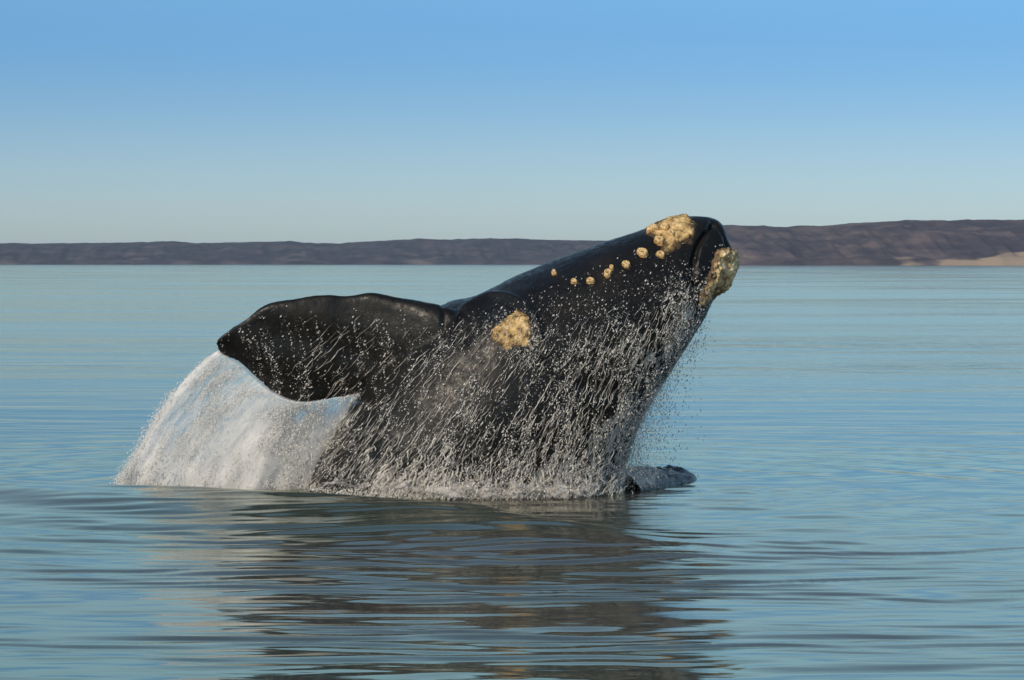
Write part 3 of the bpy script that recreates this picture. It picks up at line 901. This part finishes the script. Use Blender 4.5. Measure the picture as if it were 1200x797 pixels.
cx0 = [P(136, 571, 40.2)[:2], P(200, 571, 40.2)[:2], P(270, 572, 40.1)[:2], P(365, 575, 40.1)[:2]]
foam_ridge(cx0, 0.30, 0.26, 93, 0.6)
n_ = 3500
k = rng.integers(0, len(wp), n_); X = wp[k, 0] + rng.normal(0, 0.06, n_); Y = wp[k, 1] - np.abs(rng.normal(0, 0.15, n_)); Z = np.abs(rng.normal(0, 0.14, n_)) * (0.4 + 0.6 * sstep(X, -2.2, -1))
X2 = rng.uniform(-5.85, -2.9, 5000); Y2 = 40.15 + rng.normal(0, .2, 5000); Z2 = np.abs(rng.normal(0, 0.09, 5000))
pos = np.stack([np.r_[X, X2], np.r_[Y, Y2], np.r_[Z, Z2] + 0.02], -1); n_ = len(pos)
v, f = drops_geo(pos, drop_sizes(n_, 0.002, 0.011, 3), rng.normal(0, 1, (n_, 3)), 1 + rng.random(n_))
Fm.add(v, f, 1)
obj('foam', Fm.build('foam', [M_FOAM, M_DROP]), label='cream foam line where the whale and the falling curtain meet the sea', cat='foam', kind='stuff')

# churned dark wave right of the body
path = np.array([(1.45, 39.7), (1.75, 40.3), (2.1, 41.0), (2.4, 41.5), (2.62, 42.0)])
p = spline(path, 140); u = np.linspace(-1, 1, 60)
tx, ty = np.gradient(p[:, 0]), np.gradient(p[:, 1]); L = np.hypot(tx, ty); nx, ny = -ty / L, tx / L
q = np.linspace(0, 1, 140)
wd = 0.45 * np.sqrt(np.clip(1 - q ** 5, 0.0, 1)) + 0.02
X = p[:, 0][:, None] + nx[:, None] * u[None] * wd[:, None]; Y = p[:, 1][:, None] + ny[:, None] * u[None] * wd[:, None]
prof = np.interp(q, [0, 0.3, 0.55, 0.68, 0.82, 0.93, 1], [0.30, 0.27, 0.22, 0.14, 0.24, 0.17, 0.0])
nse = fbm(X * 2.6, Y * 2.6, oct=5, seed=101, gain=0.6)
env = np.maximum(0, 1 - u[None] ** 2) ** 0.7
Z = prof[:, None] * env * (0.55 + 0.9 * nse) - 0.02
M_CHURN, n, l, b = mat('churned_water')
b.inputs['Base Color'].default_value = (0.035, 0.035, 0.04, 1); b.inputs['Roughness'].default_value = 0.22; b.inputs['IOR'].default_value = 1.33
l.new(bump_node(n, l, noise_node(n, l, 9, 6, 0.65).outputs[0], 0.9, 0.06), b.inputs['Normal'])
W = Geo()
W.add(np.stack([X, Y, Z], -1).reshape(-1, 3), grid_faces(*X.shape), 0)
dens = (0.45 * sstep(-u[None] * np.ones_like(X), -0.2, 0.9) * (1 - 0.55 * q[:, None]) + 0.20 + 0.25 * (1 - q[:, None])) * env ** 0.3
W.add(np.stack([X, Y, Z + 0.012 + 0.03 * nse], -1).reshape(-1, 3), grid_faces(*X.shape), 1, np.stack([X * 4, Y * 4, Z * 8], -1).reshape(-1, 3), dens.ravel())
obj('churned_wave', W.build('churned_wave', [M_CHURN, M_FOAM]), label='small dark churned wave with foam beside the right of the whale', cat='wave', kind='stuff')

# ------------------------------------------------------------------ haze
hz = bpy.data.materials.new('haze'); hz.use_nodes = True
n, l = hz.node_tree.nodes, hz.node_tree.links
n.remove(n['Principled BSDF'])
pv = n.new('ShaderNodeVolumePrincipled')
pv.inputs["Color"].default_value = (0.66, 0.76, 0.95, 1)
pv.inputs['Density'].default_value = 0.00004
pv.inputs['Anisotropy'].default_value = 0.0
l.new(pv.outputs[0], n['Material Output'].inputs['Volume'])
x0, x1, y0, y1, z0, z1 = -6200, 6200, -420, 9400, -6, 75
vs_ = np.array([(x, y, z) for x in (x0, x1) for y in (y0, y1) for z in (z0, z1)])
fc = np.array([(0, 1, 3, 2), (4, 6, 7, 5), (0, 4, 5, 1), (2, 3, 7, 6), (0, 2, 6, 4), (1, 5, 7, 3)])
obj('haze', mesh_np('haze', vs_, fc, [hz], smooth=False), label='thin blue air haze over the whole bay', cat='haze', kind='stuff')
